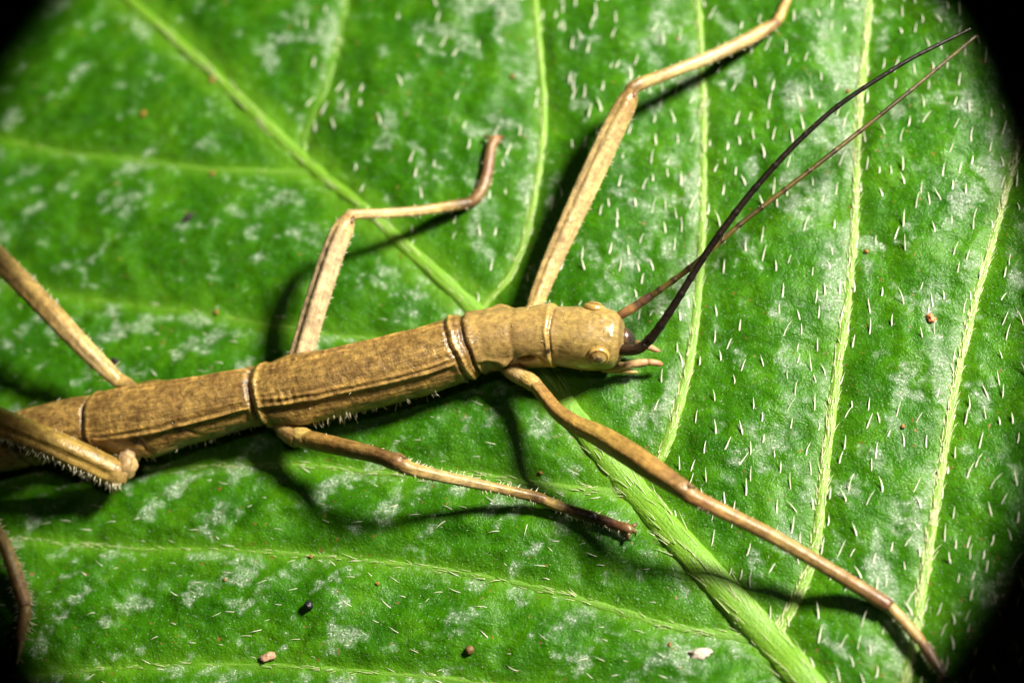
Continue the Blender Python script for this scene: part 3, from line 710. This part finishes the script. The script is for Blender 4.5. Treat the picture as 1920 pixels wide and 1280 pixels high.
i, p = on_head(1112, -62); eye_at(p, -lf*math.sin(R(70))+up_*math.cos(R(70))+0.10*T[i], 19.5)

# ---- mouthparts
mb = Builder()
tube(mb, [(1158, 634, 70, 26), (1166, 633, 68, 38), (1174, 635, 62, 35), (1182, 639, 54, 26), (1188, 642, 48, 12)], [(0, DK), (0.2, (0.12, 0.07, 0.035)), (0.4, (0.030, 0.020, 0.022)), (1, (0.030, 0.020, 0.024))], k=20, step=2, seed=50, space='px')
tube(mb, [(1168, 612, 72, 6), (1171, 626, 74, 8), (1172, 640, 73, 8), (1170, 652, 68, 6)], [(0, TAN), (1, TAN)], k=10, step=2, seed=51)
mb.build('labrum', MAT['eye'], insect)
# pale rings round the antenna sockets and the ridge across the brow
sb = Builder()
def ringlet(px, py, h, rad, axis, th, c):
    ce = U(px, py, h); ax = np.asarray(axis, float); ax /= np.linalg.norm(ax)
    e1 = np.cross(ax, [0.1, 0.3, 1]); e1 /= np.linalg.norm(e1); e2 = np.cross(ax, e1)
    k1, k2 = 24, 8; Vr, Cr, Pr = [], [], []
    for i in range(k1+1):
        a = 2*math.pi*i/k1; d = e1*math.cos(a)+e2*math.sin(a)
        for j in range(k2):
            b = 2*math.pi*j/k2; Vr.append(ce+d*(rad+th*math.cos(b))+ax*th*math.sin(b)); Cr.append(c); Pr.append((a*rad, b*th, px))
    sb.add(Vr, ring_faces(k1+1, k2, False, False), Cr, Pr)
ringlet(1152, 655, 76, 12, (0.95, -0.25, 0.3), 3.4, (0.42, 0.36, 0.12)); ringlet(1152, 599, 78, 9, (0.9, 0.5, 0.2), 2.6, (0.30, 0.22, 0.08))
sb.build('antenna_socket', MAT['eye'], insect)
def part_tube(name, pts, cols, mat='antenna', **kw):
    b = Builder(); res = tube(b, pts, cols, **kw); return b.build(name, MAT[mat], insect), res
PKL = (0.50, 0.30, 0.16)
part_tube('palp', [(1128, 690, 40, 16), (1150, 689, 38, 17), (1172, 685, 35, 15), (1194, 681, 31, 15), (1210, 679, 28, 14), (1214, 679, 27, 11.5), (1219, 679, 26, 13), (1230, 680, 22, 12), (1238, 682, 19, 10), (1243, 683, 17, 4)],
          [(0, OCH), (0.4, (0.44, 0.30, 0.14)), (0.7, PKL), (0.76, (0.25, 0.13, 0.06)), (0.8, PKL), (1, (0.40, 0.18, 0.09))], k=14, step=2, seed=52)
part_tube('palp', [(1180, 640, 44, 12), (1200, 645, 38, 12), (1216, 650, 32, 12), (1228, 655, 26, 10), (1238, 659, 22, 4)], [(0, OCH), (0.6, PKL), (1, (0.42, 0.22, 0.14))], k=12, step=2, seed=53)
part_tube('palp', [(1140, 694, 30, 11), (1165, 695, 26, 11), (1188, 697, 20, 9), (1196, 698, 17, 4)], [(0, OCH), (1, (0.42, 0.30, 0.10))], k=12, step=2, seed=54)

# ---- antennae: ringed threads
def antenna(path, scape, ringcol, bodycol, dark, n0, seed):
    b = Builder()
    tube(b, scape[0], scape[1], k=16, step=2, seed=seed, lump=0.05)
    Q = np.array([[*U(p[0], p[1], p[2]), p[3]] for p in path]); c = catmull(Q, 3)
    u = np.r_[0, np.cumsum(np.linalg.norm(np.diff(c[:, :3], axis=0), axis=1))]
    # joints: narrow nodes, shorter segments near the head
    nodes = [18]; r_ = random.Random(seed); seg = n0
    while nodes[-1] < u[-1]: nodes.append(nodes[-1]+seg*r_.uniform(0.82, 1.2)); seg = min(seg*1.10, 64)
    nodes = np.array(nodes); dn = np.min(np.abs(u[:, None]-nodes[None]), 1)
    c[:, 3] *= 1+0.16*np.exp(-(dn/3.0)**2)
    T_, sd_, nr_ = frames(c[:, :3]); k = 12; phi = np.linspace(0, 2*math.pi, k, endpoint=False)
    Vv = c[:, None, :3]+sd_[:, None]*(np.cos(phi)[None]*c[:, 3:4]/2)[..., None]+nr_[:, None]*(np.sin(phi)[None]*c[:, 3:4]/2)[..., None]
    f = np.exp(-(dn/4.2)**2)[:, None]
    seg_i = np.searchsorted(nodes, u); alt = np.array([0.62 if (s*7) % 3 == 0 else 1.0 for s in seg_i])[:, None]
    Cc = np.array(bodycol)[None]*alt*(1-f)+np.array(ringcol)[None]*f
    g = np.clip(u/u[-1], 0, 1)[:, None]; Cc = Cc*(1-g*0.45)
    Cc = np.repeat(Cc[:, None], k, 1)
    PC = np.stack(np.meshgrid(u, phi*4, indexing='ij')+[np.full((len(u), k), seed*3.0)], -1)
    b.add(Vv.reshape(-1, 3), ring_faces(len(c), k), Cc.reshape(-1, 3), PC.reshape(-1, 3))
    o = b.build('antenna', MAT['antenna'], insect)
    return o, c, nodes, u
ARING = (0.03, 0.018, 0.010); ABODY = (0.115, 0.085, 0.022)
an1 = antenna([(1222, 554, 96, 13), (1245, 538, 102, 11.5), (1290, 505, 112, 10.5), (1345, 458, 122, 10), (1400, 411, 128, 9.5), (1500, 334, 132, 9), (1600, 256, 126, 8.5), (1700, 176, 112, 7.5), (1770, 118, 98, 6.5), (1830, 68, 84, 5)],
        ([(1150, 600, 78, 12), (1160, 593, 80, 15), (1170, 587, 83, 17), (1192, 574, 88, 17), (1200, 568, 90, 15), (1206, 564, 92, 17), (1220, 555, 95, 15), (1227, 551, 97, 10)],
         [(0, BLK), (0.2, (0.20, 0.10, 0.05)), (0.45, (0.34, 0.18, 0.07)), (0.6, (0.05, 0.03, 0.02)), (0.68, (0.16, 0.08, 0.04)), (0.85, (0.08, 0.04, 0.03)), (1, BLK)]), ARING, ABODY, 0, 30, 61)
an2 = antenna([(1206, 648, 92, 18), (1222, 632, 104, 17.5), (1240, 608, 118, 15.5), (1265, 570, 136, 14), (1310, 497, 164, 12.5), (1350, 438, 186, 13), (1400, 372, 208, 12), (1450, 314, 226, 11), (1500, 262, 240, 10), (1560, 208, 252, 9), (1620, 165, 258, 8.5), (1700, 115, 258, 7.5), (1760, 84, 252, 6.5), (1820, 54, 244, 5)],
        ([(1148, 652, 72, 18), (1160, 655, 76, 20), (1176, 656, 82, 21), (1192, 655, 87, 20), (1204, 650, 91, 19), (1212, 643, 97, 16)],
         [(0, (0.35, 0.30, 0.10)), (0.2, (0.03, 0.018, 0.010)), (0.5, (0.035, 0.02, 0.010)), (1, (0.012, 0.008, 0.006))]), (0.010, 0.007, 0.005), (0.014, 0.009, 0.006), 0, 28, 62)  # backlit darkness put into this antenna's colour

# ---- bristles of the insect
roots, dirs, lens, wids, bends = [], [], [], [], []
def limb_setae(key, per, lo, hi, phis, seed, f0=0.05, f1=0.97, wd=(1.6, 2.6), slant=0.5):
    r_ = np.random.default_rng(seed); P, W, sd, nr, fr = limbs[key]
    L = np.linalg.norm(np.diff(P, axis=0), axis=1).sum(); n = int(L*per)
    Tt = np.gradient(P, axis=0); Tt /= np.linalg.norm(Tt, axis=1)[:, None]
    for _ in range(n):
        f = r_.uniform(f0, f1); i = int(np.argmin(np.abs(fr-f))); p0, p1 = phis[r_.integers(len(phis))]; a = r_.uniform(p0, p1)
        d = sd[i]*math.cos(a)+nr[i]*math.sin(a)
        roots.append(P[i]+d*W[i]*0.46); dirs.append(d+Tt[i]*r_.normal(slant, 0.25)+r_.normal(0, 0.15, 3))
        lens.append(r_.uniform(lo, hi)); wids.append(r_.uniform(*wd)); bends.append(r_.normal(0, 0.15, 3))
BOTH = [(-0.6, 0.5), (math.pi-0.5, math.pi+0.6)]
limb_setae('hl_femur', 0.60, 8, 17, [(math.pi-0.5, math.pi+0.4)] if limbs['hl_femur'][2][5][1] > 0 else [(-0.4, 0.5)], 1, 0.02, 0.8, (2.2, 3.4), -0.5)
limb_setae('hl_femur', 0.10, 5, 10, BOTH, 2)
limb_setae('hl_coxa', 0.9, 8, 16, [(-1.5, 0.6)], 3, 0.45, 1.0)
limb_setae('hl_tibia', 0.40, 7, 14, BOTH, 4, 0.5, 1.0); limb_setae('hl_tarsus', 0.45, 9, 18, BOTH, 5)
for k_, pr_, lo_, hi_, sd_ in (('hr_femur', 0.22, 7, 14, 6), ('mr_femur', 0.45, 4, 10, 7), ('fr_femur', 0.35, 4, 9, 8), ('fr_tibia', 0.2, 4, 8, 9), ('mr_tibia', 0.15, 4, 8, 10), ('ml_tibia', 0.30, 5, 11, 11), ('ml_tarsus', 0.3, 5, 10, 12), ('fl_tibia', 0.12, 4, 8, 13), ('fl_tarsus', 0.3, 4, 8, 14), ('ml_femur', 0.06, 4, 8, 15), ('mr_tarsus', 0.2, 4, 8, 16)):
    limb_setae(k_, pr_, lo_, hi_, BOTH, sd_)
r_ = np.random.default_rng(77)
def trunk_seta(x, phd, ln, wd, lean):
    i = int(np.argmin(np.abs(xs-x))); j = int(round((phd % 360)/360*K)) % K
    d = V[i, j]-spine[i]; d /= np.linalg.norm(d)
    roots.append(V[i, j]-d*0.5); dirs.append(d+np.asarray(lean)); lens.append(ln); wids.append(wd); bends.append(r_.normal(0, 0.2, 3))
for _ in range(60): trunk_seta(r_.uniform(20, 1150), r_.uniform(-70, 60), r_.uniform(4, 10), r_.uniform(1.2, 2.2), r_.normal(0, 1.0, 3))
for _ in range(34): trunk_seta(r_.uniform(500, 860), r_.uniform(92, 118), r_.uniform(6, 15), r_.uniform(1.2, 2.2), r_.normal(0, 0.35, 3))
for _ in range(20): trunk_seta(r_.uniform(250, 480), r_.uniform(95, 118), r_.uniform(6, 13), r_.uniform(1.6, 2.6), r_.normal(0, 0.35, 3))
for _ in range(16): trunk_seta(r_.uniform(585, 660), r_.uniform(85, 112), r_.uniform(9, 18), r_.uniform(1.8, 2.8), r_.normal(0, 0.3, 3))
for c_, nodes_, u_ in ((an1[1], an1[2], an1[3]),):
    for nd_ in nodes_[1:-1]:
        for q in range(3):
            i = min(len(c_)-1, int(np.searchsorted(u_, nd_+r_.uniform(-4, 4)))); d = r_.normal(0, 1, 3); d[2] = abs(d[2])
            d /= np.linalg.norm(d); roots.append(c_[i, :3]+d*c_[i, 3]*0.4); dirs.append(d); lens.append(r_.uniform(4, 7)); wids.append(1.3); bends.append((0, 0, 0))
hair_mesh(roots, dirs, np.array(lens), np.array(wids), np.array(bends), 'bristles', MAT['seta'], insect)

# ------------------------------------------------------------------ crumbs lying on the leaf
def crumb(name, px, py, rad, c, label, cat, sq=(1, 1, 0.8), rough=0.6, seed=0, group=None, lumpy=0.25, turn=None):
    p = U(px, py, -3); z = float(leaf_z(p[0], p[1])[0])
    k, m = 14, 9; Vv = []
    rr = np.random.default_rng(seed); off = rr.uniform(0, 50)
    rot = rr.uniform(0, math.pi) if turn is None else turn
    for i in range(m):
        th = math.pi*i/(m-1)
        for j in range(k):
            a = 2*math.pi*j/k
            n_ = 1+lumpy*float(perlin(np.array(off+2.2*math.sin(th)*math.cos(a)), np.array(off+2.2*math.sin(th)*math.sin(a)+1.7*th), 41))
            x, y, zz = math.sin(th)*math.cos(a)*sq[0]*n_, math.sin(th)*math.sin(a)*sq[1]*n_, math.cos(th)*sq[2]*n_
            Vv.append([(x*math.cos(rot)-y*math.sin(rot))*rad, (x*math.sin(rot)+y*math.cos(rot))*rad, zz*rad])
    F = ring_faces(m, k, False, False)
    o = mesh_obj(name, np.array(Vv), F, plain_material(name+'_surface', c, rough))
    o.location = (p[0]*S, p[1]*S, (z+rad*sq[2]*0.80)*S)
    tag(o, label, cat, group); return o
crumb('droppings_ball', 582, 1138, 9, (0.012, 0.013, 0.02), 'round black dropping on the leaf below the insect, between two side veins', 'dropping', (1, 1, 0.95), 0.35, 1)
crumb('dark_crumb', 219, 680, 8, (0.015, 0.012, 0.01), 'small dark crumb on the leaf beside the root of the hind leg', 'crumb', (0.8, 1.1, 0.8), 0.6, 2)
crumb('dark_crumb', 356, 412, 10, (0.018, 0.014, 0.010), 'blurred blackish flat crumb lying between the midrib and the leaf tip side vein', 'crumb', (1.4, 0.7, 0.6), 0.7, 3)
crumb('brown_grain', 882, 1219, 8, (0.16, 0.09, 0.03), 'brown rounded grain on the leaf below the black dropping', 'grain', (1, 1, 0.8), 0.6, 4)
crumb('orange_grain', 1745, 597, 8, (0.62, 0.20, 0.07), 'bright orange grain with a leaf hair at its edge beside the long outer vein', 'grain', (1.2, 0.8, 0.6), 0.5, 5, None, 0.8)
crumb('pink_flake', 500, 1229, 10, (0.45, 0.27, 0.17), 'pinkish beige flake on the leaf under the black dropping', 'flake', (1.5, 0.8, 0.4), 0.7, 6, None, 0.7, 0.3)
crumb('pale_flake', 1312, 1226, 13, (0.55, 0.46, 0.38), 'pale beige flake on the leaf close to the thick midrib', 'flake', (1.5, 0.8, 0.3), 0.7, 7, None, 0.8, 0.1)
G = 'tiny orange grains scattered on the leaf'
GL = ['dull orange grain midway between the thin end of the midrib and the blurred side vein',
      'orange grain sitting right on the thin blurred end of the midrib',
      'orange grain sitting on the blurred side vein near the midrib fork',
      'orange grain beside the faint vein between the hind thigh and the raised middle knee',
      'reddish grain close beside the pale vein that both antennae cross',
      'small orange grain beside the shadow of the bent front leg thigh',
      'orange grain close to the black antenna, beside the vein it crosses',
      'orange grain sitting on the side vein next to the black dropping',
      'tiny orange grain between the black dropping and the brown rounded grain',
      'reddish grain midway between the two outermost pale veins',
      'tiny orange grain next to the pale flake by the thick midrib',
      'tiny grain beside the vein between the middle foot and the front knee',
      'tiniest orange grain between the black dropping and the hind foot']
for i, (px, py, rd) in enumerate([(271, 217, 9), (398, 152, 8), (396, 322, 7), (404, 583, 6), (1625, 468, 6), (1012, 884, 5), (1590, 168, 6), (580, 1040, 5), (708, 1094, 5), (1693, 800, 6), (1256, 1207, 5), (961, 145, 6), (424, 1088, 4)]):
    crumb('orange_grain', px, py, rd*0.8, (0.26, 0.13, 0.02), GL[i], 'grain', (1, 0.8, 0.6), 0.6, 20+i, G, 0.6)
